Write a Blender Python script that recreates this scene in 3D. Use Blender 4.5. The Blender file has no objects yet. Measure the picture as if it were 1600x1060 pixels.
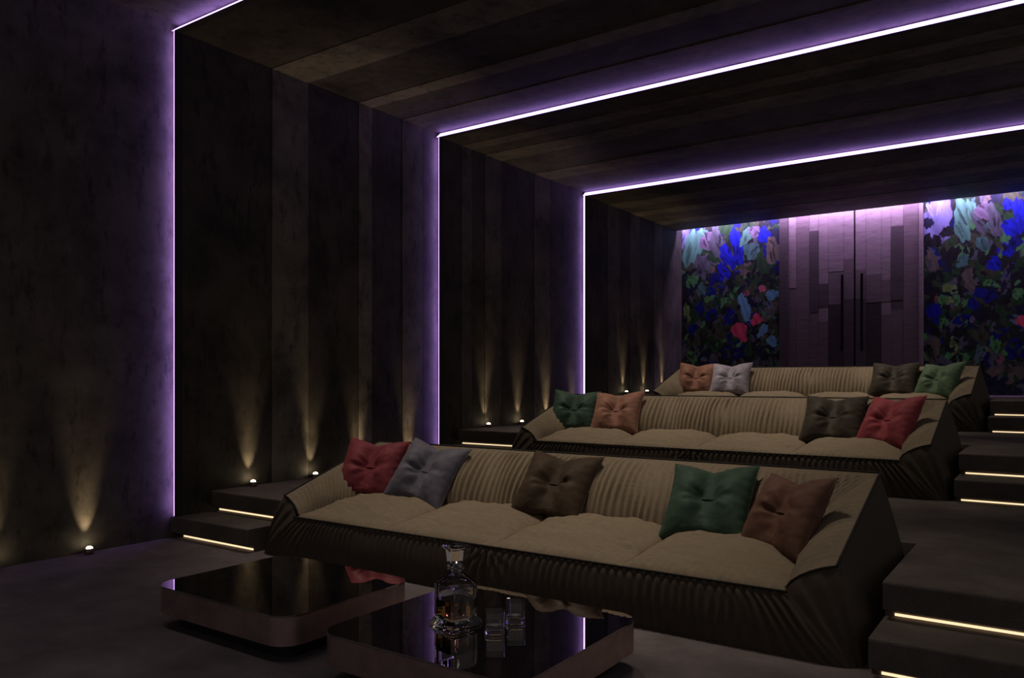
import bpy, math, random
import numpy as np
from mathutils import Vector, Matrix, noise

# ------------------------------------------------------------------ camera, world, exposure, added overhead spots
scene = bpy.context.scene
COL = scene.collection
PI = math.pi

cam_data = bpy.data.cameras.new('camera')
cam_data.sensor_width = 36.0
cam_data.lens = 1233.94 / 1600 * 36
cam_data.shift_y = 62.0 / 1600
cam_data.clip_start = 0.05
cam = bpy.data.objects.new('camera', cam_data)
cam.location = (0, 0, 1.4)
cam.rotation_euler = (PI / 2, 0, 0.6108)
COL.objects.link(cam)
scene.camera = cam

world = bpy.data.worlds.new('world')
scene.world = world
world.use_nodes = True
wb = world.node_tree.nodes['Background']
wb.inputs['Color'].default_value = (1.0, 0.90, 0.88, 1)
wb.inputs['Strength'].default_value = 0.10

scene.view_settings.view_transform = 'Standard'
scene.view_settings.look = 'None'
scene.view_settings.gamma = 1
scene.view_settings.use_curve_mapping = False
scene.view_settings.exposure = 0.0
scene.cycles.max_bounces = 8
scene.cycles.diffuse_bounces = 3
scene.cycles.glossy_bounces = 4
scene.cycles.transmission_bounces = 8
scene.cycles.caustics_reflective = False
scene.cycles.caustics_refractive = False
scene.cycles.sample_clamp_indirect = 3.0
scene.cycles.blur_glossy = 0.5

# ------------------------------------------------------------------ room measures (metres)
XW = -6.449          # left wall plane of the nearest bay
STEP_IN = 0.0728     # each further bay stands this much proud of the one before
CEIL = 4.517
BAY0, PITCH = 4.039, 3.478
BAYS = [BAY0, BAY0 + PITCH, BAY0 + 2 * PITCH]
YE = 14.56           # rear edge of the ceiling, a light cove behind it
YB = 14.80           # back wall
XR = 1.0            # right hand edge of the room
H = 0.1888           # one step
STEP_Y, TREAD = 3.973, 0.355
OVER = 0.075         # nosing overhang
CX = -3.06           # room axis
NL, NR = -5.36, -0.752     # the recess each sofa stands in
SOFA_Y = [4.055, 7.46, 11.02]
NOTCH = [5.44, 8.86, 12.42]

def ambient_spot(name, loc, target, power, angle, blend, color, radius):
    d = bpy.data.lights.new(name, 'SPOT')
    d.energy = power; d.spot_size = math.radians(angle); d.spot_blend = blend
    d.color = color; d.shadow_soft_size = radius
    o = bpy.data.objects.new(name, d)
    o.location = loc
    o.rotation_euler = (Vector(target) - Vector(loc)).to_track_quat('-Z', 'Y').to_euler()
    COL.objects.link(o)
    return o

DOWN_POWER = [120, 130, 128]
for k in range(3):
    zc = CEIL - STEP_IN * (k + 1) - 0.02
    for i in range(4):
        x = CX + (i - 1.5) * 1.12
        yy = SOFA_Y[k] + 0.62
        ambient_spot('added_overhead_spot', (x - 0.85, yy, zc), (x, yy + 0.08, 0.378 * k), DOWN_POWER[k], 58, 1.0, (1.0, 0.84, 0.66), 0.16)  # unseen spots added to light each sofa from above, no fixtures
for x in (-5.2, -3.2, -1.2):
    ambient_spot('added_overhead_spot', (x, 1.3, CEIL - 0.02), (x, 1.5, 0), 30, 100, 1.0, (1.0, 0.86, 0.80), 0.20)  # wide spots added to brighten the front floor and tables, no fixtures there

# ------------------------------------------------------------------ materials
def new_mat(name):
    m = bpy.data.materials.new(name)
    m.use_nodes = True
    nt = m.node_tree
    return m, nt, nt.nodes['Principled BSDF']

def coords(nt, scale=(1, 1, 1), rot=(0, 0, 0)):
    tc = nt.nodes.new('ShaderNodeTexCoord')
    mp = nt.nodes.new('ShaderNodeMapping')
    mp.inputs['Scale'].default_value = scale
    mp.inputs['Rotation'].default_value = rot
    nt.links.new(tc.outputs['Object'], mp.inputs['Vector'])
    return mp.outputs['Vector']

def noise_node(nt, vec, scale, detail=6, rough=0.6, dist=0.0):
    n = nt.nodes.new('ShaderNodeTexNoise')
    n.inputs['Scale'].default_value = scale
    n.inputs['Detail'].default_value = detail
    n.inputs['Roughness'].default_value = rough
    n.inputs['Distortion'].default_value = dist
    nt.links.new(vec, n.inputs['Vector'])
    return n.outputs['Fac']

def ramp(nt, fac, stops):
    r = nt.nodes.new('ShaderNodeValToRGB')
    el = r.color_ramp.elements
    while len(el) < len(stops):
        el.new(0.5)
    for e, (p, c) in zip(el, stops):
        e.position = p
        e.color = (*c, 1)
    nt.links.new(fac, r.inputs['Fac'])
    return r.outputs['Color']

def bump(nt, fac, bsdf, strength, dist=0.01):
    b = nt.nodes.new('ShaderNodeBump')
    b.inputs['Strength'].default_value = strength
    b.inputs['Distance'].default_value = dist
    nt.links.new(fac, b.inputs['Height'])
    nt.links.new(b.outputs['Normal'], bsdf.inputs['Normal'])

def mul(c, k):
    return tuple(v * k for v in c)

def plaster(name, base, rough=0.72):
    m, nt, b = new_mat(name)
    v = coords(nt)
    f = noise_node(nt, v, 1.7, 9, 0.68, 0.3)
    col = ramp(nt, f, [(0.30, mul(base, 0.32)), (0.5, base), (0.70, mul(base, 1.6))])
    f2 = noise_node(nt, coords(nt, (1, 1, 0.35)), 9.0, 5, 0.7)
    col2 = ramp(nt, f2, [(0.34, (0.35, 0.35, 0.35)), (0.46, (1, 1, 1))])
    mx = nt.nodes.new('ShaderNodeMix'); mx.data_type = 'RGBA'; mx.blend_type = 'MULTIPLY'
    mx.inputs['Factor'].default_value = 0.8
    nt.links.new(col, mx.inputs[6]); nt.links.new(col2, mx.inputs[7])
    nt.links.new(mx.outputs[2], b.inputs['Base Color'])
    b.inputs['Roughness'].default_value = rough
    b.inputs['Specular IOR Level'].default_value = 0.3
    bump(nt, f2, b, 0.18, 0.004)
    return m

def carpet(name, base):
    m, nt, b = new_mat(name)
    v = coords(nt)
    f = noise_node(nt, v, 2.2, 6, 0.65)
    f2 = noise_node(nt, v, 160, 2, 0.5)
    mth = nt.nodes.new('ShaderNodeMath'); mth.operation = 'MULTIPLY_ADD'
    nt.links.new(f2, mth.inputs[0]); mth.inputs[1].default_value = 0.45
    nt.links.new(f, mth.inputs[2])
    col = ramp(nt, mth.outputs[0], [(0.42, mul(base, 0.6)), (0.72, base), (0.98, mul(base, 1.5))])
    nt.links.new(col, b.inputs['Base Color'])
    b.inputs['Roughness'].default_value = 0.95
    b.inputs['Specular IOR Level'].default_value = 0.1
    bump(nt, f2, b, 0.5, 0.006)
    return m

def fabric(name, base, sheen=0.25, rough=0.8, sc=26.0):
    m, nt, b = new_mat(name)
    v = coords(nt)
    f = noise_node(nt, v, sc, 5, 0.65, 0.4)
    col = ramp(nt, f, [(0.3, mul(base, 0.86)), (0.55, base), (0.8, mul(base, 1.12))])
    nt.links.new(col, b.inputs['Base Color'])
    b.inputs['Roughness'].default_value = rough
    b.inputs['Specular IOR Level'].default_value = 0.2
    b.inputs['Sheen Weight'].default_value = sheen
    b.inputs['Sheen Roughness'].default_value = 0.4
    b.inputs['Sheen Tint'].default_value = (*[min(1, c * 2.5) for c in base], 1)
    bump(nt, f, b, 0.08, 0.004)
    return m

def satin(name, base):
    m, nt, b = new_mat(name)
    v = coords(nt, (1, 1, 1))
    f = noise_node(nt, v, 9, 4, 0.6, 0.6)
    col = ramp(nt, f, [(0.3, mul(base, 0.8)), (0.7, mul(base, 1.15))])
    nt.links.new(col, b.inputs['Base Color'])
    b.inputs['Roughness'].default_value = 0.55
    b.inputs['Specular IOR Level'].default_value = 0.16
    b.inputs['Specular Tint'].default_value = (*[min(1, 0.35 + c * 1.6) for c in base], 1)
    b.inputs['Sheen Weight'].default_value = 0.35
    b.inputs['Sheen Roughness'].default_value = 0.35
    b.inputs['Sheen Tint'].default_value = (*[min(1, 0.1 + c * 2.2) for c in base], 1)
    bump(nt, f, b, 0.10, 0.01)
    return m

def glow(name, color, strength):
    m, nt, b = new_mat(name)
    b.inputs['Base Color'].default_value = (0.6, 0.6, 0.6, 1)
    b.inputs['Emission Color'].default_value = (*color, 1)
    b.inputs['Emission Strength'].default_value = strength
    m.cycles.emission_sampling = 'FRONT_BACK'
    return m

def veneer(name, base, seed):
    m, nt, b = new_mat(name)
    v = coords(nt, (2.0, 2.0, 14.0), (0.12 * seed, 0, 0))
    f = noise_node(nt, v, 1.6, 7, 0.7, 1.2)
    col = ramp(nt, f, [(0.3, mul(base, 0.7)), (0.5, base), (0.75, mul(base, 1.3))])
    nt.links.new(col, b.inputs['Base Color'])
    b.inputs['Roughness'].default_value = 0.45
    b.inputs['Specular IOR Level'].default_value = 0.4
    bump(nt, f, b, 0.1, 0.003)
    return m

def plain(name, base, rough=0.5, metal=0.0, spec=0.5, ior=1.5):
    m, nt, b = new_mat(name)
    f = noise_node(nt, coords(nt), 12, 4)
    col = ramp(nt, f, [(0.3, mul(base, 0.85)), (0.7, mul(base, 1.12))])
    nt.links.new(col, b.inputs['Base Color'])
    b.inputs['Roughness'].default_value = rough
    b.inputs['Metallic'].default_value = metal
    b.inputs['Specular IOR Level'].default_value = spec
    b.inputs['IOR'].default_value = ior
    return m

M = {
    'wall_dark': plaster('wall_dark', (0.058, 0.052, 0.041)),
    'wall_mid': plaster('wall_mid', (0.112, 0.100, 0.078)),
    'wall_light': plaster('wall_light', (0.145, 0.131, 0.105)),
    'wall_plain': plaster('wall_plain', (0.088, 0.080, 0.064)),
    'backing': plain('backing', (0.015, 0.014, 0.013), 0.9),
    'carpet': carpet('carpet', (0.19, 0.163, 0.170)),
    'step_edge': carpet('step_edge', (0.135, 0.118, 0.110)),
    'sofa_in': fabric('sofa_velvet', (0.265, 0.214, 0.154), 0.35, 0.8),
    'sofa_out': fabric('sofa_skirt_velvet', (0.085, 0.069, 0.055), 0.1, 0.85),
    'piping': plain('piping', (0.012, 0.010, 0.009), 0.8),
    'bronze': plain('bronze', (0.66, 0.50, 0.475), 0.40, 1.0),
    'black_glass': plain('black_glass', (0.62, 0.59, 0.57), 0.015, 1.0),
    'plinth': plain('plinth', (0.02, 0.018, 0.017), 0.6),
    'led_violet': glow('led_violet', (0.52, 0.30, 1.05), 4.7),
    'led_cove': glow('led_cove', (0.72, 0.48, 1.0), 54.0),
    'led_warm': glow('led_warm', (1.0, 0.72, 0.42), 1.25),
    'lens': glow('lamp_lens', (1.0, 0.80, 0.52), 26.0),
    'housing': plain('housing', (0.02, 0.019, 0.018), 0.7),
    'trim_metal': plain('trim_metal', (0.25, 0.20, 0.15), 0.35, 0.9),
    'handle': plain('handle', (0.02, 0.018, 0.018), 0.4, 0.6),
}
VENEER = [veneer('veneer_pale', (0.34, 0.27, 0.28), 1), veneer('veneer_mid', (0.22, 0.17, 0.175), 2), veneer('veneer_dark', (0.12, 0.095, 0.10), 3), veneer('veneer_deep', (0.075, 0.062, 0.062), 4)]

def glass_mat(name, color, rough=0.0):
    m, nt, b = new_mat(name)
    b.inputs['Base Color'].default_value = (*color, 1)
    b.inputs['Roughness'].default_value = rough
    b.inputs['Transmission Weight'].default_value = 1.0
    b.inputs['IOR'].default_value = 1.5
    return m
M['glass'] = glass_mat('clear_glass', (0.95, 0.95, 0.95))
M['amber'] = glass_mat('amber_liquid', (0.55, 0.28, 0.08))

# ------------------------------------------------------------------ helpers
def mesh_obj(name, verts, faces, mat, parent=None, smooth=False):
    me = bpy.data.meshes.new(name)
    me.from_pydata([tuple(v) for v in verts], [], faces)
    me.update()
    if smooth:
        me.polygons.foreach_set('use_smooth', [True] * len(me.polygons))
    if mat is not None:
        me.materials.append(mat)
    o = bpy.data.objects.new(name, me)
    COL.objects.link(o)
    o.parent = parent
    return o

def empty(name, loc=(0, 0, 0), rz=0.0):
    o = bpy.data.objects.new(name, None)
    o.empty_display_size = 0.1
    o.location = loc
    o.rotation_euler = (0, 0, rz)
    COL.objects.link(o)
    return o

def tag(o, label=None, cat=None, group=None, kind=None):
    if label: o['label'] = label
    if cat: o['category'] = cat
    if group: o['group'] = group
    if kind: o['kind'] = kind
    return o

BOXF = [(0, 3, 2, 1), (4, 5, 6, 7), (0, 1, 5, 4), (1, 2, 6, 5), (2, 3, 7, 6), (3, 0, 4, 7)]
def box_data(x0, x1, y0, y1, z0, z1):
    return [(x0, y0, z0), (x1, y0, z0), (x1, y1, z0), (x0, y1, z0), (x0, y0, z1), (x1, y0, z1), (x1, y1, z1), (x0, y1, z1)], BOXF

def box(name, x0, x1, y0, y1, z0, z1, mat, parent=None):
    v, f = box_data(x0, x1, y0, y1, z0, z1)
    return mesh_obj(name, v, f, mat, parent)

def bevel_box(name, x0, x1, y0, y1, z0, z1, mat, parent=None, r=0.004):
    import bmesh
    bm = bmesh.new()
    v, f = box_data(x0, x1, y0, y1, z0, z1)
    vs = [bm.verts.new(p) for p in v]
    for q in f: bm.faces.new([vs[i] for i in q])
    bmesh.ops.bevel(bm, geom=list(bm.edges), offset=r, segments=2, affect='EDGES', profile=0.5)
    me = bpy.data.meshes.new(name); bm.to_mesh(me); bm.free()
    if mat: me.materials.append(mat)
    o = bpy.data.objects.new(name, me); COL.objects.link(o); o.parent = parent
    return o

def prism(name, poly, z0, z1, mat, parent=None):
    n = len(poly)
    v = ([(x, y, z0) for x, y in poly] + [(x, y, z1) for x, y in poly]) * 2
    f = [tuple(2 * n + i for i in reversed(range(n))), tuple(range(3 * n, 4 * n))] + [(i, (i + 1) % n, n + (i + 1) % n, n + i) for i in range(n)]
    return mesh_obj(name, v, f, mat, parent)

def grid_faces(nu, nv, off=0, flip=False):
    fs = []
    for j in range(nv - 1):
        for i in range(nu - 1):
            a = off + j * nu + i
            q = (a, a + 1, a + nu + 1, a + nu)
            fs.append(tuple(reversed(q)) if flip else q)
    return fs

def tube(name, pts, r, mat, parent=None, n=8):
    verts, faces = [], []
    pts = [Vector(p) for p in pts]
    for i, p in enumerate(pts):
        d = (pts[min(i + 1, len(pts) - 1)] - pts[max(i - 1, 0)]).normalized()
        a = d.cross(Vector((0, 0, 1)))
        if a.length < 1e-3: a = d.cross(Vector((1, 0, 0)))
        a.normalize(); b = d.cross(a)
        for k in range(n):
            t = 2 * PI * k / n
            verts.append(p + a * (r * math.cos(t)) + b * (r * math.sin(t)))
    for i in range(len(pts) - 1):
        for k in range(n):
            q = (i * n + k, i * n + (k + 1) % n, (i + 1) * n + (k + 1) % n, (i + 1) * n + k)
            faces.append(q)
    faces.append(tuple(range(n))); faces.append(tuple(reversed(range((len(pts) - 1) * n, len(pts) * n))))
    return mesh_obj(name, verts, faces, mat, parent, True)

def lathe(name, prof, n, mat, parent=None, smooth=True, rot=0.0, pw=None):
    """prof: list of (radius, z); pw: squareness exponent for a rounded-square section."""
    verts, faces = [], []
    for r, z in prof:
        for k in range(n):
            t = 2 * PI * k / n + rot
            c, s = math.cos(t), math.sin(t)
            q = 1.0
            if pw:
                q = 1.0 / ((abs(math.cos(t - rot)) ** pw + abs(math.sin(t - rot)) ** pw) ** (1.0 / pw))
            verts.append((r * q * c, r * q * s, z))
    m = len(prof)
    for i in range(m - 1):
        for k in range(n):
            faces.append((i * n + k, i * n + (k + 1) % n, (i + 1) * n + (k + 1) % n, (i + 1) * n + k))
    faces.append(tuple(reversed(range(n)))); faces.append(tuple(range((m - 1) * n, m * n)))
    return mesh_obj(name, verts, faces, mat, parent, smooth)

def copy_tree(o, parent=None):
    c = o.copy()
    COL.objects.link(c)
    c.parent = parent
    for ch in list(o.children):
        copy_tree(ch, c)
    return c

# ------------------------------------------------------------------ floor, platforms, steps
fl = box('floor', XW - 0.3, XR, -3.5, 15.0, -0.15, 0.0, M['carpet'])
tag(fl, kind='structure')

def riser_block(name, x0, x1, y0, y1, zt, zb, parent=None, front_only=True):
    """a carpeted step: a slab with an overhanging nose above a recessed foot that holds a light strip"""
    gap = 0.050
    r = 0.012
    poly = [(y0 + OVER, zb), (y0 + OVER, zb + gap), (y0, zb + gap), (y0, zt - r), (y0 + r * 0.3, zt - r * 0.3), (y0 + r, zt), (y1, zt), (y1, zb)]
    n = len(poly)
    v = [(x0, a, b) for a, b in poly] + [(x1, a, b) for a, b in poly]
    f = [tuple(range(n)), tuple(reversed(range(n, 2 * n)))] + [(i, n + i, n + (i + 1) % n, (i + 1) % n) for i in range(n)]
    return mesh_obj(name, v, f, M['step_edge'], parent)

NEXTY = [STEP_Y + PITCH * (k + 1) + 1.5 for k in range(2)] + [YB + 0.02]
for k in range(3):
    y0 = STEP_Y + PITCH * k
    zb = 2 * H * k
    xl = XW + STEP_IN * k
    pf = empty('platform', (0, 0, 0))
    tag(pf, kind='structure')
    xlp = XW + STEP_IN * (k + 1)
    for (a, b, nm) in ((xlp, NL, 'side_block'), (NR, XR, 'side_block')):
        riser_block(nm, a, b, y0 + TREAD, NOTCH[k], zb + 2 * H, zb + H, pf)
    box('platform_base', xlp, NL, y0 + TREAD + OVER, NOTCH[k], zb, zb + H, M['step_edge'], pf)
    box('platform_base', NR, XR, y0 + TREAD + OVER, NOTCH[k], zb, zb + H, M['step_edge'], pf)
    box('platform_deck', xlp, XR, NOTCH[k], NEXTY[k], zb, zb + 2 * H, M['step_edge'], pf)
    for (a, b) in ((xl, NL), (NR, XR)):
        st = riser_block('step', a, b, y0, y0 + TREAD + OVER, zb + H, zb)
        tag(st, kind='structure')
        ins = 0.045 if a == xl else 0.03
        box('step_light_strip', a + (0.09 if a == xl else 0.045), b - (0.035 if a == xl else 0.0), y0 + OVER - 0.008, y0 + OVER - 0.001, zb + 0.008, zb + 0.020, M['led_warm'], st)
    for (a, b) in ((xlp, NL), (NR, XR)):
        box('platform_light_strip', a + (0.02 if a == xlp else 0.045), b - (0.035 if a == xlp else 0.0), y0 + TREAD + OVER - 0.008, y0 + TREAD + OVER - 0.001, zb + H + 0.008, zb + H + 0.020, M['led_warm'], pf)

# ------------------------------------------------------------------ left wall and ceiling, panel by panel
wl = box('wall_left', XW - 0.20, XW - 0.05, -3.5, YB + 0.1, 0, CEIL + 0.1, M['backing'])
tag(wl, kind='structure')
cl = box('ceiling', XW - 0.20, XR, -3.5, YE - 0.1, CEIL + 0.06, CEIL + 0.20, M['backing'])
tag(cl, kind='structure')
SECTIONS = [
    ([-3.5, 4.039], 'p'),
    ([4.039, 5.00, 5.46, 6.16, 6.37, 6.86, 7.22, 7.517], 'dldldmd'),
    ([7.517, 7.88, 8.10, 8.38, 8.76, 9.57, 10.00, 10.995], 'dmdmdmd'),
    ([10.995, 11.68, 12.10, 12.51, 12.89, 13.48, 13.85, 14.795], 'dmdmdmd'),
]
TONE = {'p': 'wall_plain', 'd': 'wall_dark', 'm': 'wall_mid', 'l': 'wall_light'}
rng = random.Random(4)
for k, (ys, tones) in enumerate(SECTIONS):
    xk = XW + STEP_IN * k
    zk = CEIL - STEP_IN * k
    for a, b, t in zip(ys[:-1], ys[1:], tones):
        g = 0.003
        pr = {'l': 0.006, 'm': 0.004, 'd': 0.0, 'p': 0.0}[t]
        bevel_box('wall_panel', XW - 0.05, xk + pr - 0.006, a + (0 if a == ys[0] else g), b - (0 if b == ys[-1] else g), 0, CEIL + 0.05, M[TONE[t]], wl, 0.003)
        b2 = b
        if k == 3 and b == ys[-1]:
            b2 = YE
        bevel_box('ceiling_panel', xk - 0.01, XR, a + (0 if a == ys[0] else g), b2 - (0 if b == ys[-1] else g), zk - pr + 0.006, CEIL + 0.06, M[TONE[t]], cl, 0.003)

# ------------------------------------------------------------------ violet strip lights in the bay returns
STRIP_LABEL = ['violet strip light framing the nearest bay of the left wall', 'violet strip light framing the middle bay of wall and ceiling', 'violet strip light framing the farthest bay before the mural']
for k in range(1, 4):
    y = BAYS[k - 1]
    xs = XW + STEP_IN * (k - 1)
    zs = CEIL - STEP_IN * (k - 1)
    zf = H if k == 1 else 2 * H * (k - 1) + H
    t = empty('strip_light', (xs, y, 0))
    tag(t, STRIP_LABEL[k - 1], 'strip light', 'violet strip lights of the bays')
    w, d = STEP_IN - 0.004, 0.075
    p0, p1, p2 = (0.004, -0.003), (w, -d), (w, -0.003)
    def wedge(name, pts, a, b, mat, axis):
        n = len(pts)
        if axis == 'z':
            v = [(x, yy, a) for x, yy in pts] + [(x, yy, b) for x, yy in pts]
        else:
            v = [(a, yy, zs - x) for x, yy in pts] + [(b, yy, zs - x) for x, yy in pts]
        if n == 2:
            return mesh_obj(name, v, [(0, 1, 3, 2)], mat, t)
        f = [tuple(reversed(range(n))), tuple(range(n, 2 * n))] + [(i, (i + 1) % n, n + (i + 1) % n, n + i) for i in range(n)]
        return mesh_obj(name, v, f, mat, t)
    e0, e1 = (0.004, -0.006), (w - 0.004, -d - 0.002)
    q0, q1 = (0.008, -0.004), (w, -d + 0.001)
    wedge('wall_housing', [p0, p1, p2], zf, zs - w, M['housing'], 'z')
    m0, m1 = ((e0[0] + e1[0]) / 2, (e0[1] + e1[1]) / 2), ((q0[0] + q1[0]) / 2, (q0[1] + q1[1]) / 2)
    wedge('wall_diffuser', [e0, e1, q1, q0], zf + 0.01, zs - w, M['led_violet'], 'z')
    wedge('ceiling_housing', [p0, p1, p2], w, XR - xs, M['housing'], 'x')
    wedge('ceiling_diffuser', [e0, e1, q1, q0], w * 0.5, XR - xs, M['led_violet'], 'x')

# ------------------------------------------------------------------ back wall, murals, doors, cove
wbk = box('wall_back', XW - 0.2, XR, YB + 0.02, YB + 0.2, 0, CEIL + 0.2, M['wall_dark'])
tag(wbk, kind='structure')
cove = empty('strip_light', (CX, YE + 0.006, CEIL - 0.1))
tag(cove, 'violet cove light washing down the back wall above murals and doors', 'strip light')
xa, xb = XW + 3 * STEP_IN - CX, XR - CX
# an angled profile at the ceiling's rear edge, tilted down towards the wall
def cove_prof(name, pts, mat):
    n = len(pts)
    v = [(xa, a, b) for a, b in pts] + [(xb, a, b) for a, b in pts]
    f = [tuple(reversed(range(n))), tuple(range(n, 2 * n))] + [(i, (i + 1) % n, n + (i + 1) % n, n + i) for i in range(n)]
    mesh_obj(name, v, f, mat, cove)
cove_prof('cove_diffuser', [(0.020, 0.055), (0.095, 0.075), (0.095, 0.080), (0.020, 0.060)], M['led_cove'])
cove_prof('cove_housing', [(0.0, 0.0), (0.008, 0.0), (0.012, 0.057), (0.100, 0.081), (0.100, 0.10), (0.0, 0.10)], M['housing'])
trim = box('trim_1', XW, XR, YE - 0.1, YB + 0.02, CEIL + 0.05, CEIL + 0.2, M['backing'])
tag(trim, kind='structure')

PAL = {
    'lav': (0.30, 0.30, 0.62), 'mint': (0.14, 0.38, 0.27), 'mauve': (0.24, 0.19, 0.28), 'slate': (0.13, 0.14, 0.17), 'blue': (0.015, 0.025, 0.62),
    'navyb': (0.015, 0.02, 0.28), 'navy': (0.012, 0.015, 0.20), 'navyd': (0.020, 0.026, 0.06), 'blued': (0.012, 0.015, 0.42), 'teal': (0.10, 0.24, 0.21),
    'taupe': (0.19, 0.16, 0.125), 'green': (0.12, 0.38, 0.12), 'lime': (0.27, 0.43, 0.12), 'dgreen': (0.03, 0.09, 0.03), 'olive': (0.08, 0.095, 0.05),
    'pink': (0.75, 0.20, 0.26), 'pinkd': (0.45, 0.14, 0.16), 'red': (0.95, 0.11, 0.20), 'sky': (0.20, 0.48, 0.66), 'steel': (0.18, 0.25, 0.34), 'dark': (0.022, 0.022, 0.026),
}
DABS = [(-6.19,4.2,0.11,0.2,0,'lav'),(-6.02,3.97,0.17,0.39,-12,'mint'),(-5.78,4.15,0.12,0.2,25,'mint'),(-5.67,4.07,0.17,0.2,30,'mauve'),(-5.48,3.95,0.15,0.33,15,'slate'),(-5.8,3.58,0.16,0.25,10,'slate'),(-5.11,3.92,0.11,0.37,8,'blue'),(-5.31,3.75,0.13,0.22,25,'blue'),(-5.13,3.57,0.11,0.17,0,'blue'),(-5.51,3.28,0.15,0.17,40,'navyb'),(-5.62,3.04,0.1,0.15,0,'navyb'),(-5.38,3.45,0.11,0.17,20,'blue'),(-4.94,4.09,0.11,0.17,-30,'mint'),(-4.84,3.81,0.14,0.17,-35,'teal'),(-4.6,4.08,0.11,0.18,35,'blue'),(-4.44,3.77,0.13,0.26,12,'taupe'),(-4.94,3.46,0.11,0.16,-10,'taupe'),(-4.79,4.17,0.12,0.1,0,'mauve'),(-6.02,3.32,0.12,0.13,30,'green'),(-5.67,2.96,0.1,0.07,20,'green'),(-6.13,2.72,0.07,0.18,0,'lime'),(-5.62,2.64,0.12,0.12,0,'navyb'),(-6.0,2.37,0.12,0.11,20,'navyb'),(-5.32,2.9,0.1,0.07,-10,'green'),(-4.64,3.09,0.07,0.06,-10,'pink'),(-4.93,3.02,0.06,0.05,0,'pinkd'),(-4.97,2.74,0.1,0.27,12,'sky'),(-4.46,2.96,0.12,0.09,10,'sky'),(-4.52,2.76,0.09,0.06,40,'steel'),(-5.08,2.32,0.14,0.15,0,'red'),(-4.99,2.18,0.06,0.11,10,'red'),(-4.75,2.51,0.1,0.11,10,'red'),(-4.64,2.3,0.07,0.14,-35,'sky'),(-4.46,2.09,0.09,0.11,25,'sky'),(-5.18,1.93,0.19,0.19,0,'navy'),(-6.03,1.81,0.13,0.13,-20,'green'),(-5.51,2.04,0.1,0.1,0,'dgreen'),(-4.85,2.2,0.07,0.14,0,'olive'),(-5.78,1.78,0.06,0.05,0,'steel'),(-4.59,1.9,0.11,0.17,-20,'navyd'),(-4.4,2.38,0.11,0.17,10,'olive'),(-5.32,2.35,0.08,0.11,0,'olive'),(-1.73,4.02,0.24,0.37,0,'lav'),(-1.87,4.0,0.07,0.1,0,'navyd'),(-1.59,3.82,0.1,0.09,40,'dark'),(-1.75,3.68,0.08,0.1,0,'dark'),(-1.89,3.69,0.07,0.13,-20,'dark'),(-1.38,3.98,0.12,0.35,8,'mint'),(-1.23,4.12,0.07,0.21,20,'mint'),(-1.07,4.1,0.11,0.16,35,'mauve'),(-1.14,3.9,0.07,0.18,30,'slate'),(-0.91,3.92,0.1,0.26,15,'slate'),(-1.08,3.57,0.08,0.16,20,'teal'),(-1.36,3.32,0.11,0.1,-20,'teal'),(-0.59,3.99,0.08,0.26,5,'blue'),(-0.71,3.8,0.11,0.14,35,'blue'),(-0.78,3.45,0.1,0.12,30,'blue'),(-0.93,3.24,0.09,0.13,20,'blue'),(-0.65,3.55,0.1,0.1,0,'navyb'),(-0.74,4.17,0.07,0.1,0,'blue'),(-1.82,3.36,0.08,0.21,12,'taupe'),(-1.55,2.8,0.1,0.19,0,'lime'),(-1.45,2.7,0.05,0.1,0,'green'),(-1.66,2.69,0.06,0.13,0,'green'),(-1.79,2.53,0.1,0.13,0,'blued'),(-1.75,2.72,0.03,0.05,0,'pinkd'),(-1.05,2.74,0.16,0.12,-20,'navyb'),(-1.23,2.62,0.09,0.1,0,'navyb'),(-1.36,2.36,0.13,0.09,20,'navyb'),(-1.64,2.32,0.07,0.09,-30,'green'),(-1.5,1.94,0.06,0.15,10,'lime'),(-1.57,1.8,0.06,0.09,0,'green'),(-1.36,1.74,0.09,0.09,-20,'green'),(-0.91,1.93,0.08,0.1,0,'green'),(-1.0,2.94,0.08,0.06,10,'green'),(-0.61,2.75,0.08,0.09,30,'green'),(-0.55,2.31,0.08,0.09,0,'red'),(-0.62,1.87,0.17,0.18,0,'navy'),(-1.1,1.78,0.05,0.06,-40,'steel'),(-0.84,1.71,0.04,0.06,0,'pinkd'),(-1.79,1.9,0.1,0.23,0,'taupe'),(-1.87,1.9,0.06,0.08,30,'dark'),(-1.78,2.18,0.08,0.08,0,'dark'),(-0.76,1.49,0.26,0.16,-10,'taupe'),(-0.98,1.32,0.24,0.12,20,'navyd'),(-1.09,2.14,0.11,0.14,0,'olive'),(-1.23,2.36,0.04,0.05,0,'mauve'),(-0.65,2.34,0.07,0.08,0,'steel')]
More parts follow.
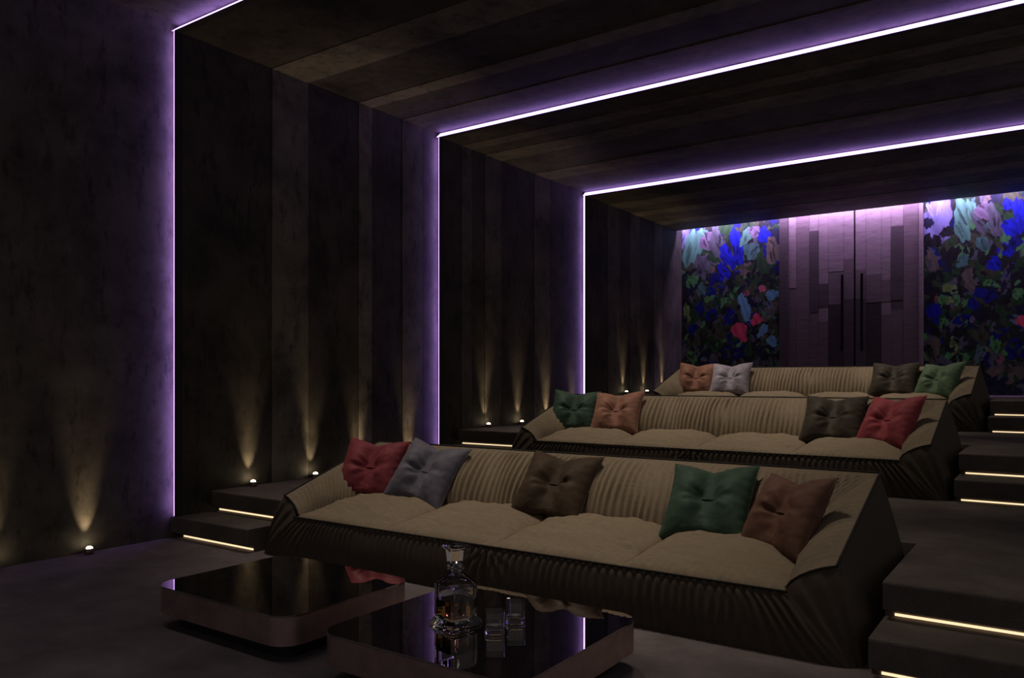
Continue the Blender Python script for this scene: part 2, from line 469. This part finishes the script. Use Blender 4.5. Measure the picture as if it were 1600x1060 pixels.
def paint(x0, x1, z0, z1, seed, res=0.0095):
    nx, nz = int((x1 - x0) / res), int((z1 - z0) / res)
    gx, gz = np.meshgrid(np.linspace(x0, x1, nx), np.linspace(z0, z1, nz))
    img = np.empty((nz, nx, 3)); img[:] = (0.028, 0.034, 0.030)
    r = random.Random(seed)
    fld = np.array([[noise.noise(Vector((x * 9.0, z * 4.0, seed))) + 0.5 * noise.noise(Vector((x * 30.0, z * 12.0, seed))) for x in gx[0]] for z in gz[:, 0]]) * 0.45 + 0.5
    def dab(cx, cz, a, b, ang, col, wob):
        m = max(a, b) * 1.35
        ix = np.where((gx[0] > cx - m) & (gx[0] < cx + m))[0]; iz = np.where((gz[:, 0] > cz - m) & (gz[:, 0] < cz + m))[0]
        if len(ix) == 0 or len(iz) == 0: return
        sl = (slice(iz[0], iz[-1] + 1), slice(ix[0], ix[-1] + 1))
        dx, dz = gx[sl] - cx, gz[sl] - cz
        t = math.radians(ang)
        u = (dx * math.cos(t) + dz * math.sin(t)) / a; v = (-dx * math.sin(t) + dz * math.cos(t)) / b
        th = np.arctan2(v, u); p1, p2, p3 = r.random() * 6.3, r.random() * 6.3, r.random() * 6.3
        rad = np.sqrt(u * u + v * v) / (1 + wob * (np.sin(2 * th + p1) * 0.6 + np.sin(3 * th + p2) * 0.6 + 0.45 * np.sin(7 * th + p3)))
        mask = rad < 1
        streak = 0.72 + 0.5 * fld[sl] + 0.16 * np.sin(v * 2 + u * (4 + 3 * r.random()) + p1)
        img[sl][mask] = (np.array(col)[None, None, :] * streak[..., None])[mask]
    keys = ['dark'] * 5 + ['navyd'] * 4 + ['olive'] * 5 + ['dgreen'] * 5 + ['slate'] * 3 + ['navy', 'green', 'teal', 'taupe', 'navyb']
    for i in range(560):
        k = r.choice(keys)
        s = r.uniform(0.05, 0.17)
        dab(r.uniform(x0, x1), r.uniform(z0, z1), s * r.uniform(0.5, 0.9), s * r.uniform(0.8, 1.4), r.uniform(-50, 50), PAL[k], 0.22)
    for (cx, cz, a, b, ang, c) in DABS:
        dab(cx, cz, a, b, ang, PAL[c], 0.19)
        for q in range(4):
            f = r.choice((0.35, 0.55, 0.75, 1.25))
            dab(cx + r.uniform(-0.6, 0.6) * a, cz + r.uniform(-0.6, 0.6) * b, max(0.016, a * 0.16), b * r.uniform(0.25, 0.5), ang + r.uniform(-25, 25), mul(PAL[c], f), 0.2)
    for i in range(300):
        k = r.choice(['dark', 'dark', 'dark', 'olive', 'dgreen', 'dgreen', 'navyd', 'navyd', 'green', 'slate'])
        cz = r.uniform(z0, z1 - 1.0)
        s = r.uniform(0.022, 0.065)
        dab(r.uniform(x0, x1), cz, s * 0.6, s * 1.2, r.uniform(-70, 70), PAL[k], 0.25)
    for (cx, cz, a, b, ang, c) in DABS:
        if c in ('red', 'sky', 'pink', 'blued'):
            dab(cx, cz, a * 0.95, b * 0.95, ang, PAL[c], 0.17)
    return nx, nz, gx, gz, img

pm, pnt, pb = new_mat('mural_print')
at = pnt.nodes.new('ShaderNodeAttribute'); at.attribute_name = 'print'
pnt.links.new(at.outputs['Color'], pb.inputs['Base Color'])
pb.inputs['Roughness'].default_value = 0.6
pb.inputs['Specular IOR Level'].default_value = 0.25
def mural(name, x0, x1, z0, z1, label, seed):
    t = empty(name, ((x0 + x1) / 2, YB, z0))
    tag(t, label, 'mural', 'painted murals beside the doors')
    nx, nz, gx, gz, img = paint(x0, x1, z0, z1, seed)
    ox, oz = (x0 + x1) / 2, z0
    v = np.stack([gx.ravel() - ox, np.full(nx * nz, -0.012), gz.ravel() - oz], 1)
    o = mesh_obj('painted_sheet', v.tolist(), grid_faces(nx, nz), pm, t)
    ca = o.data.color_attributes.new('print', 'FLOAT_COLOR', 'POINT')
    buf = np.ones((nx * nz, 4), dtype=np.float32); buf[:, :3] = img.reshape(-1, 3)
    ca.data.foreach_set('color', buf.ravel())
    box('backing_board', x0 - ox, x1 - ox, -0.011, 0.019, 0, z1 - z0, M['backing'], t)
mural('mural', XW + 3 * STEP_IN, -4.321, 6 * H, CEIL + 0.04, 'painted leaf and petal mural left of the doors', 11)
mural('mural', -1.937, XR, 6 * H, CEIL + 0.04, 'painted leaf and petal mural right of the doors', 23)

# double doors of veneer strips
ZD0, ZD1 = 6 * H, CEIL + 0.03
def door(name, edges, segs, hx):
    yb0 = YB + 0.0
    xm = edges[0]
    d = box(name, edges[0], edges[-1], yb0 - 0.015, yb0 + 0.019, ZD0, ZD1, M['backing'])
    tag(d, kind='structure')
    for (a, b, seg) in zip(edges[:-1], edges[1:], segs):
        for (z0, z1, tone, proud) in seg:
            bevel_box('veneer_strip', a + 0.0015, b - 0.0015, yb0 - 0.032 - proud, yb0 - 0.014, z0 + 0.001, z1 - 0.001, VENEER[tone], d, 0.0015)
    h = bevel_box('door_handle', hx - 0.022, hx + 0.022, yb0 - 0.105, yb0 - 0.075, 1.88, 3.23, M['handle'], d, 0.006)
    for z in (2.05, 3.03):
        box('handle_mount', hx - 0.012, hx + 0.012, yb0 - 0.08, yb0 - 0.03, z, z + 0.03, M['handle'], h)
T = ZD1
segsL = [
    [(ZD0, 3.05, 1, 0.0), (3.05, T, 0, 0.002)],
    [(ZD0, 2.55, 1, 0.002), (2.55, T, 1, 0.0)],
    [(ZD0, 2.60, 1, 0.0), (2.60, 4.06, 2, 0.003), (4.06, T, 0, 0.0)],
    [(ZD0, 2.42, 1, 0.002), (2.42, 2.68, 0, 0.0), (2.68, 3.10, 2, 0.002), (3.10, T, 0, 0.0)],
    [(ZD0, 2.72, 3, 0.0), (2.72, 3.3, 1, 0.0), (3.3, T, 0, 0.002)],
    [(ZD0, 2.80, 2, 0.002), (2.80, 3.5, 1, 0.0), (3.5, T, 0, 0.0)],
]
segsR = [
    [(ZD0, 2.80, 2, 0.002), (2.80, 3.3, 1, 0.0), (3.3, T, 0, 0.0)],
    [(ZD0, 2.72, 3, 0.0), (2.72, 3.2, 1, 0.002), (3.2, T, 0, 0.0)],
    [(ZD0, 2.50, 1, 0.002), (2.50, 2.72, 0, 0.0), (2.72, 3.1, 1, 0.002), (3.1, T, 0, 0.0)],
    [(ZD0, 2.58, 1, 0.0), (2.58, 2.74, 2, 0.0), (2.74, 4.00, 2, 0.003), (4.00, T, 0, 0.0)],
    [(ZD0, 2.9, 1, 0.002), (2.9, T, 1, 0.0)],
]
door('door_1', [-4.150, -4.015, -3.778, -3.622, -3.456, -3.199, -3.030], segsL, -3.209)
door('door_2', [-3.003, -2.832, -2.586, -2.435, -2.244, -2.012], segsR, -2.888)
for n, (a, b) in enumerate(((-4.316, -4.155), (-2.007, -1.942))):
    j = bevel_box('trim_%d' % (n + 2), a, b, YB - 0.045, YB + 0.019, ZD0, ZD1, VENEER[2 if n == 0 else 0], None, 0.003)
    tag(j, kind='structure')

# ------------------------------------------------------------------ floor uplights along the left wall
up0 = None
UP = [(2.55, 0, 0, 'floor uplight by the wall at the left picture edge'), (3.23, 0, 0, 'small floor uplight at the foot of the bare wall left of the first violet strip'),
      (4.73, 1, 1, 'small uplight above the steps beside the nearest sofa'), (5.49, 1, 1, 'small uplight just past the arm of the nearest sofa'),
      (6.14, 1, 1, 'uplight hidden behind the red pillow of the nearest sofa'), (6.96, 1, 1, 'uplight hidden behind the slate pillow beside the second violet strip'),
      (8.37, 2, 2, 'small uplight above the step beside the middle sofa'), (9.15, 2, 2, 'small uplight just past the arm of the middle sofa'),
      (9.88, 2, 2, 'uplight hidden behind the arm of the middle sofa'), (10.65, 2, 2, 'uplight hidden behind the green pillow of the middle sofa'),
      (12.23, 3, 3, 'small uplight left of the two beside the farthest sofa'), (13.04, 3, 3, 'small uplight touching the arm of the farthest sofa'),
      (13.84, 3, 3, 'uplight hidden behind the arm of the farthest sofa')]
def build_uplight():
    t = empty('floor_uplight')
    lathe('lamp_body', [(0.0, 0.0), (0.034, 0.0), (0.036, 0.004), (0.036, 0.040), (0.031, 0.046), (0.028, 0.046), (0.027, 0.040), (0.0, 0.040)], 20, M['trim_metal'], t)
    lathe('lamp_lens', [(0.0, 0.040), (0.025, 0.0405), (0.022, 0.052), (0.012, 0.060), (0.0, 0.062)], 20, M['lens'], t)
    return t
UP_POWER = 6.5
for (y, sec, tier, label) in UP:
    if up0 is None:
        up0 = build_uplight(); t = up0
    else:
        t = copy_tree(up0)
    xw = XW + STEP_IN * sec
    t.location = (xw + 0.068, y, 2 * H * tier)
    tag(t, label, 'uplight', 'floor uplights along the left wall')
    for (pw, cone, tilt) in ((UP_POWER, 42, -0.27), (16.0, 40, 0.08)):
        d = bpy.data.lights.new('uplight_beam', 'SPOT')
        d.energy = pw; d.spot_size = math.radians(cone); d.spot_blend = 1.0
        d.color = (1.0, 0.72, 0.43); d.shadow_soft_size = 0.012
        lo = bpy.data.objects.new('uplight_beam', d); COL.objects.link(lo)
        lo.parent = t; lo.location = (0, 0, 0.07); lo.rotation_euler = (PI, tilt, 0)

# ------------------------------------------------------------------ sofas
def cyv(v): return 0.45 * v + 0.55 * (1 - math.cos(v * PI / 2))
def czv(v): return 0.45 * v + 0.55 * math.sin(v * PI / 2)
def n2(a, b, c=0.0): return noise.noise(Vector((a, b, c)))

S = Vector((1.885, 0.075, 0.325)); TT = Vector((1.80, 0.80, 0.355)); A = Vector((2.12, 0.13, 0.452)); B = Vector((2.13, 1.215, 0.817))
def arm_edge(u): return Vector((S.x + (A.x - S.x) * cyv(u), S.y + (A.y - S.y) * cyv(u), S.z + (A.z - S.z) * czv(u)))
def mir(p): return Vector((-p.x, p.y, p.z))

def pleat(s, v, pitch, seed):
    ph = s / pitch + 0.9 * n2(s * 1.7, v * 0.8, seed) + 0.35 * n2(s * 6, v * 2.2, seed + 5)
    q = ph - math.floor(ph)
    a = q / 0.72 if q < 0.72 else (1 - q) / 0.28
    a = a * a * (3 - 2 * a)
    amp = 0.75 + 0.6 * n2(s * 5.1, v * 1.2, seed + 9)
    return a * amp

def make_sofa():
    t = empty('sofa')
    # backrest, gathered into upright pleats
    nu, nv = 1000, 18
    V = []
    for j in range(nv):
        v = j / (nv - 1)
        for i in range(nu):
            u = -1 + 2 * i / (nu - 1)
            lo = Vector((u * TT.x, TT.y, TT.z)); hi = Vector((u * B.x, B.y, B.z))
            p = Vector((lo.x + (hi.x - lo.x) * cyv(v), lo.y + (hi.y - lo.y) * cyv(v), lo.z + (hi.z - lo.z) * czv(v)))
            nrm = Vector((0, -0.75, 0.66))
            env = min(1, v * 6) * min(1, (1 - v) * 7) * min(1, (1 - abs(u)) * 18)
            seam = 0.0
            for sx in (0.0, ):
                seam += math.exp(-((p.x - sx - 0.03 * v) / 0.022) ** 2)
            d = 0.030 * math.sin(PI * min(1, v * 1.05)) ** 0.8 * min(1, (1 - abs(u)) * 8) + env * (0.034 * pleat(p.x + 0.05 * v, v, 0.052, 1.0) - 0.016 * seam)
            V.append(p + nrm * d)
    mesh_obj('backrest', V, grid_faces(nu, nv), M['sofa_in'], t, True)
    # arms: the sloping inner faces
    for sg in (-1, 1):
        nu2, nv2 = 240, 16
        V = []
        for j in range(nv2):
            v = j / (nv2 - 1)
            for i in range(nu2):
                u = i / (nu2 - 1)
                lo = S.lerp(TT, u); hi = A.lerp(B, u)
                p = Vector((lo.x + (hi.x - lo.x) * cyv(v), lo.y + (hi.y - lo.y) * cyv(v), lo.z + (hi.z - lo.z) * czv(v)))
                env = min(1, v * 5) * min(1, (1 - v) * 6) * min(1, (1 - u) * 8) * min(1, u * 6)
                d = 0.016 * math.sin(PI * v) * min(1, u * 4) * min(1, (1 - u) * 5) + env * 0.026 * pleat(u * 1.1, v, 0.055, 3.0 + sg)
                p = p + Vector((-0.7, 0, 0.7)) * d
                V.append(p if sg > 0 else mir(p))
        mesh_obj('arm', V, grid_faces(nu2, nv2, 0, sg < 0), M['sofa_in'], t, True)
    # outer cover: front, corners, sides and rear as one skirt
    K = (2.285, 1.345)
    top, bot, arc = [], [], []
    def run(p0, p1, q0, q1, n):
        for i in range(n):
            u = i / n
            top.append(Vector(p0).lerp(Vector(p1), u)); bot.append(Vector(q0).lerp(Vector(q1), u))
    f0 = (-2.19, 0.0, 0.0); f1 = (2.19, 0.0, 0.0)
    St = Vector((S.x, 0.050, 0.312))
    run(mir(St), St, f0, f1, 640)
    for i in range(44):
        u = i / 44
        top.append(arm_edge(u) + (St - S) * (1 - u) ** 2); bot.append(Vector(f1).lerp(Vector((2.25, 0.06, 0)), u))
    run(A, B, (2.25, 0.06, 0), (*K, 0), 170)
    run(B, mir(B), (*K, 0), (-K[0], K[1], 0), 200)
    run(mir(B), mir(A), (-K[0], K[1], 0), (-2.25, 0.06, 0), 170)
    for i in range(44):
        u = 1 - i / 44
        top.append(mir(arm_edge(u) + (St - S) * (1 - u) ** 2)); bot.append(Vector(f0).lerp(Vector((-2.25, 0.06, 0)), u))
    n = len(top); rows = 18
    V = []
    L = 0.0; ss = []
    for i in range(n):
        ss.append(L)
        L += ((top[(i + 1) % n] - top[i]).length + (bot[(i + 1) % n] - bot[i]).length) / 2
    cen = Vector((0, 0.65, 0))
    for j in range(rows):
        v = j / (rows - 1)
        for i in range(n):
            p = bot[i].lerp(top[i], v)
            tan = (bot[(i + 2) % n].lerp(top[(i + 2) % n], v) - bot[i - 2].lerp(top[i - 2], v))
            nr = Vector((tan.y, -tan.x, 0)).normalized()
            front = i < 640
            env = min(1, (1 - v) * 9)
            amp = 0.027 if front else (0.022 if i < 684 or i >= n - 44 else 0.006)
            pit = 0.055 if front else 0.07
            sx_ = ss[i]
            if front:
                q_ = min(1, max(0, (abs(top[i].x) - 1.35) / 0.5)); q_ = q_ * q_ * (3 - 2 * q_)
                sx_ = p.x * (1 - q_) + top[i].x * 1.06 * q_
            d = 0.028 * math.sin(PI * (0.12 + 0.88 * v) ** 1.0) * env + env * amp * (0.35 + 0.65 * v) * pleat(sx_, v * 0.6, pit, 7.0)
            if front and abs(p.x + 0.0) < 0.25:
                # folds that fan out of the centre seam
                a = math.atan2(1 - v + 0.05, p.x * 3)
                d += 0.010 * math.sin(a * 16) * (1 - abs(p.x) / 0.25) * env
                d -= 0.014 * math.exp(-(p.x / 0.012) ** 2) * env
            V.append(p + nr * d)
    F = []
    for j in range(rows - 1):
        for i in range(n):
            a, b = j * n + i, j * n + (i + 1) % n
            F.append((a, b, b + n, a + n))
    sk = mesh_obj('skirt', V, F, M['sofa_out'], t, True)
    # seat cushions
    W = 0.951
    for c in range(4):
        xc = (c - 1.5) * W
        nu3, nv3 = 72, 84
        V = []
        for j in range(nv3):
            v = j / (nv3 - 1)
            for i in range(nu3):
                u = -1 + 2 * i / (nu3 - 1)
                yy = 0.075 + 0.79 * v
                side = 1 - abs(u) ** 3.0
                prof = min(1.0, (v / 0.42)) ** 0.55 * min(1.0, ((1 - v) / 0.10)) ** 0.5
                z = 0.318 + 0.055 * v + 0.082 * prof * (side ** 0.75) * (0.55 + 0.6 * math.sin(PI * min(1, v * 0.72)))
                x = xc + u * (W / 2 + 0.004) * (1 - 0.018 * v if abs(c - 1.5) > 1 else 1)
                wr = 0.9 * n2(x * 1.6 - yy * 1.0, yy * 7.0 + x * 3.6, c * 3.7) + 0.6 * n2(x * 3.5 - yy * 2.0, yy * 17.0 + x * 8.0, c + 4.0) + 0.3 * n2(x * 9, yy * 34 + x * 14, c + 8.0)
                e2 = min(1, (1 - abs(u)) * 6)
                z += 0.022 * wr * min(1, v * 5) * e2
                g = math.exp(-((v - 0.06) / 0.07) ** 2)
                z += 0.012 * g * pleat(x, 0.3, 0.05, 2.0 + c) * e2
                z += 0.010 * math.exp(-((1 - abs(u)) / 0.30) ** 2) * pleat(yy, u, 0.06, 12.0 + c) * min(1, (1 - abs(u)) * 7)
                if v < 0.10:
                    s = 1 - v / 0.10
                    yy -= 0.030 * math.sin(s * PI * 0.75)
                    z -= 0.028 * s * s
                    yy += 0.008 * pleat(x, 0.3, 0.05, 2.0 + c) * s * -1
                V.append(Vector((x, yy, z)))
        top_n = len(V)
        F = grid_faces(nu3, nv3)
        ring = [i for i in range(nu3)] + [nu3 * j + nu3 - 1 for j in range(1, nv3)] + [nu3 * (nv3 - 1) + i for i in range(nu3 - 2, -1, -1)] + [nu3 * j for j in range(nv3 - 2, 0, -1)]
        base = len(V)
        for r_ in ring:
            p = V[r_]
            V.append(Vector((xc + (p.x - xc) * 0.985, p.y + (0.02 if p.y < 0.1 else -0.01), 0.245)))
        m = len(ring)
        for i in range(m):
            F.append((ring[i], base + i, base + (i + 1) % m, ring[(i + 1) % m]))
        F.append(tuple(base + i for i in range(m)))
        mesh_obj('seat_cushion', V, F, M['sofa_in'], t, True)
    # dark piping along the rim and under the seat front
    rim = [mir(arm_edge(u / 5)) for u in range(5)] + [mir(A), mir(B), B, A] + [arm_edge(u / 5) for u in range(4, -1, -1)]
    pts = []
    for a, b in zip(rim[:-1], rim[1:]):
        k = max(1, int((b - a).length / 0.08))
        for i in range(k):
            pts.append(a.lerp(b, i / k) + Vector((0, 0, 0.004)))
    pts.append(S)
    tube('piping', pts, 0.0075, M['piping'], t)
    tube('seat_piping', [(-1.9 + 3.8 * i / 40, 0.041, 0.314) for i in range(41)], 0.0065, M['piping'], sk)
    box('base', -1.9, 1.9, 0.09, 1.2, 0.01, 0.25, M['piping'], t)
    return t

sofa0 = make_sofa()
SOFA_LABEL = ['nearest long khaki velvet sofa behind the low tables, five pillows on it', 'middle long khaki velvet sofa with green, rose, dark and red pillows', 'farthest long khaki velvet sofa in front of the mural and doors']
for k in range(3):
    s = sofa0 if k == 0 else copy_tree(sofa0)
    s.location = (CX, SOFA_Y[k], 2 * H * k)
    tag(s, SOFA_LABEL[k], 'sofa', 'tiered cinema sofas')

# ------------------------------------------------------------------ pillows
def pillow_mesh(seed, size):
    n = 54
    verts, faces = [], []
    def surf(u, v, sgn):
        r0 = random.Random(seed)
        x = u * (1 - 0.08 * (1 - v * v) * abs(u) ** 1.5)
        z = v * (1 - 0.25 * (1 - abs(u)) ** 1.2 * abs(v) ** 1.5)
        e = max(0.0, (1 - abs(u) ** 2.2) * (1 - abs(v) ** 2.2))
        th = 0.44 * e ** 0.50 * (1 - 0.42 * math.exp(-(u / 0.30) ** 2))
        r = math.hypot(u, v); a = math.atan2(v, u)
        dim = math.exp(-(r / 0.26) ** 2)
        th *= 1 - 0.93 * dim
        # creases running from the tuft to the middle of each side
        for k, wd, sp, ln in ((0, 0.45, 0.14, 0.5), (PI / 2, 0.88, 0.50, 0.85), (PI, 0.45, 0.14, 0.5), (-PI / 2, 0.88, 0.50, 0.85)):
            da = (a - k - 0.2 * n2(seed, k) + PI) % (2 * PI) - PI
            th *= 1 - wd * math.exp(-(da / sp) ** 2) * math.exp(-(r / ln) ** 2)
        th += 0.026 * math.exp(-((r - 0.34) / 0.20) ** 2) * math.sin(a * 9 + seed + 3 * n2(a * 1.3, seed)) * min(1, e * 4)
        th += 0.016 * n2(u * 3.0 + seed, v * 3.0, sgn) * min(1, e * 3) + 0.010 * n2(u * 8, v * 8 + seed, sgn) * min(1, e * 3)
        # little gathers at the seams
        edge = math.exp(-((1 - max(abs(u), abs(v))) / 0.16) ** 2) * min(1, e * 5)
        th += 0.013 * edge * math.sin((u if abs(v) > abs(u) else v) * 26 + seed)
        if sgn < 0: th = max(th, 0.10 * min(1, e * 3))
        return x * size / 2, sgn * max(th, 0.0) * size / 2, (z + 1) * size / 2
    for sgn in (-1, 1):
        off = len(verts)
        for j in range(n):
            for i in range(n):
                a = -1 + 2 * i / (n - 1); b = -1 + 2 * j / (n - 1)
                a = math.copysign(abs(a) ** 0.9, a); b = math.copysign(abs(b) ** 0.9, b)
                verts.append(surf(a, b, sgn))
        faces += grid_faces(n, n, off, sgn > 0)
    return verts, faces

def pillow(k, x, y, z, yaw, lean, roll, size, col, label, seed):
    # k: sofa row; x along the row from the axis; y, z on the sofa
    t = empty('throw_pillow', (CX + x, SOFA_Y[k] + y, 2 * H * k + z))
    t.rotation_mode = 'XYZ'
    Rm = Matrix.Rotation(math.radians(yaw), 4, 'Z') @ Matrix.Rotation(math.radians(-lean), 4, 'X') @ Matrix.Rotation(math.radians(roll), 4, 'Y')
    t.rotation_euler = Rm.to_euler('XYZ')
    v, f = pillow_mesh(seed, size)
    m = PM[col]
    cv = mesh_obj('cover', v, f, m, t, True)
    # the band that pulls the middle in
    pts = [(-0.045 + 0.09 * i / 8, -0.026 - 0.008 * math.sin(PI * i / 8), size / 2) for i in range(9)]
    tube('tuft_band', pts, 0.005, m, cv, 8)
    sp = []
    for (u, w) in ((-1, -1), (1, -1), (1, 1), (-1, 1), (-1, -1)):
        sp.append((u, w))
    rimp = []
    for (a, b) in zip(sp[:-1], sp[1:]):
        for i in range(24):
            q = i / 24
            u = a[0] + (b[0] - a[0]) * q; w = a[1] + (b[1] - a[1]) * q
            xx = u * (1 - 0.08 * (1 - w * w) * abs(u) ** 1.5); zz = w * (1 - 0.25 * (1 - abs(u)) ** 1.2 * abs(w) ** 1.5)
            rimp.append((xx * size / 2, 0.0, (zz + 1) * size / 2))
    rimp.append(rimp[0])
    tube('seam', rimp, 0.004, m, cv, 6)
    tag(t, label, 'pillow', 'throw pillows on the sofas')
    return t

PM = {
    'red': satin('satin_red', (0.25, 0.055, 0.074)), 'slate': satin('satin_slate', (0.16, 0.155, 0.205)), 'brown': satin('satin_brown', (0.078, 0.055, 0.040)),
    'green': satin('satin_green', (0.058, 0.100, 0.077)), 'copper': satin('satin_copper', (0.165, 0.090, 0.068)), 'rose': satin('satin_rose', (0.32, 0.165, 0.125)),
    'olive': satin('satin_olive', (0.060, 0.052, 0.043)), 'lilac': satin('satin_lilac', (0.36, 0.33, 0.42)), 'red2': satin('satin_cherry', (0.34, 0.072, 0.092)),
    'moss': satin('satin_moss', (0.12, 0.19, 0.12)),
}
PIL = [
    # row, x, y, z, yaw, lean, roll, size, colour, label
    (0, -1.77, 0.65, 0.385, 20, 32, 3, 0.57, 'red', 'crimson satin pillow at the left end of the nearest sofa'),
    (0, -1.25, 0.66, 0.385, 8, 37, 9, 0.60, 'slate', 'slate grey satin pillow on the nearest sofa overlapping the crimson one'),
    (0, 0.01, 0.66, 0.385, 4, 40, 3, 0.59, 'brown', 'dark brown satin pillow alone in the middle of the nearest sofa'),
    (0, 1.20, 0.65, 0.385, 0, 39, -3, 0.57, 'green', 'large green satin pillow on the right half of the nearest sofa'),
    (0, 1.645, 0.52, 0.375, -34, 34, -4, 0.54, 'copper', 'copper brown satin pillow against the right arm of the nearest sofa'),
    (1, -1.77, 0.65, 0.385, 18, 32, 3, 0.58, 'green', 'dark green satin pillow at the left end of the middle sofa'),
    (1, -1.21, 0.65, 0.385, 6, 37, -3, 0.60, 'rose', 'rose copper satin pillow on the left half of the middle sofa'),
    (1, 1.16, 0.67, 0.385, 0, 40, 0, 0.60, 'olive', 'dark olive satin pillow beside the cherry red one on the middle sofa'),
    (1, 1.63, 0.53, 0.375, -32, 34, -3, 0.58, 'red2', 'cherry red satin pillow against the right arm of the middle sofa'),
    (2, -1.69, 0.70, 0.385, 10, 32, 2, 0.60, 'rose', 'copper satin pillow at the left end of the farthest sofa'),
    (2, -1.12, 0.65, 0.385, 4, 35, -2, 0.61, 'lilac', 'lilac grey satin pillow on the left half of the farthest sofa'),
    (2, 1.12, 0.67, 0.385, -4, 38, 0, 0.61, 'olive', 'dark brown satin pillow on the right half of the farthest sofa'),
    (2, 1.63, 0.55, 0.375, -30, 34, -3, 0.58, 'moss', 'mottled green satin pillow against the right arm of the farthest sofa'),
]
for n, p in enumerate(PIL):
    pillow(*p, seed=n * 1.7 + 0.5)

# ------------------------------------------------------------------ low tables
def rrect(x0, x1, y0, y1, r, n=12):
    pts = []
    for (cx, cy, a0) in ((x1 - r, y0 + r, -90), (x1 - r, y1 - r, 0), (x0 + r, y1 - r, 90), (x0 + r, y0 + r, 180)):
        for i in range(n + 1):
            a = math.radians(a0 + 90 * i / n)
            pts.append((cx + r * math.cos(a), cy + r * math.sin(a)))
    return pts
def low_table(x0, x1, y0, y1, label):
    cx, cy = (x0 + x1) / 2, (y0 + y1) / 2
    hx, hy = (x1 - x0) / 2, (y1 - y0) / 2
    t = empty('coffee_table', (cx, cy, 0))
    tag(t, label, 'table', 'low bronze coffee tables')
    prism('table_body', rrect(-hx, hx, -hy, hy, 0.13), 0.088, 0.229, M['bronze'], t)
    for p in t.children[-1].data.polygons: p.use_smooth = len(p.vertices) == 4
    o = t.children[-1]
    prism('glass_top', rrect(-hx + 0.002, hx - 0.002, -hy + 0.002, hy - 0.002, 0.128), 0.230, 0.2375, M['black_glass'], t)
    prism('plinth', rrect(-hx + 0.09, hx - 0.09, -hy + 0.09, hy - 0.09, 0.08), 0.0, 0.087, M['plinth'], t)
low_table(-4.235, -3.085, 2.49, 3.42, 'low bronze coffee table with bare black glass top, left of the pair')
low_table(-2.83, -1.69, 2.46, 3.53, 'low bronze coffee table carrying the decanter and tumblers')

# ------------------------------------------------------------------ decanter and tumblers
ZT = 0.2378
d = empty('decanter', (-2.365, 2.915, ZT), 0)
tag(d, 'square cut glass decanter with stopper on the right coffee table', 'decanter')
R45 = math.radians(80)
lathe('bottle', [(0.0, 0.0), (0.092, 0.0), (0.096, 0.006), (0.096, 0.012), (0.080, 0.036), (0.078, 0.042), (0.078, 0.185), (0.076, 0.195), (0.034, 0.236), (0.024, 0.244), (0.024, 0.256), (0.033, 0.260), (0.033, 0.268), (0.020, 0.268), (0.018, 0.240), (0.030, 0.226), (0.066, 0.190), (0.068, 0.046), (0.0, 0.042)], 32, M['glass'], d, False, R45, 9)
lathe('whisky', [(0.0, 0.0425), (0.0676, 0.047), (0.0676, 0.120), (0.0, 0.1205)], 32, M['amber'], d, False, R45, 9)
lathe('stopper', [(0.0, 0.240), (0.017, 0.240), (0.019, 0.269), (0.031, 0.271), (0.031, 0.281), (0.024, 0.286), (0.034, 0.296), (0.040, 0.352), (0.050, 0.362), (0.050, 0.372), (0.0, 0.374)], 16, M['glass'], d, False, R45, 9)
def tumbler(loc, rz, label):
    t = empty('tumbler', loc, rz)
    tag(t, label, 'tumbler', 'cut glass tumblers by the decanter')
    lathe('glass_wall', [(0.0, 0.0), (0.044, 0.0), (0.046, 0.003), (0.046, 0.020), (0.043, 0.024), (0.047, 0.100), (0.0465, 0.102), (0.0435, 0.100), (0.040, 0.028), (0.0, 0.026)], 24, M['glass'], t, False, 0, 6)
    for i in range(4):
        a = PI / 2 * i + PI / 4
    return t
tumbler((-2.140, 2.92, ZT), 0.6, 'nearer of the two cut glass tumblers beside the decanter')
tumbler((-2.150, 3.10, ZT), 0.6, 'farther of the two cut glass tumblers beside the decanter')
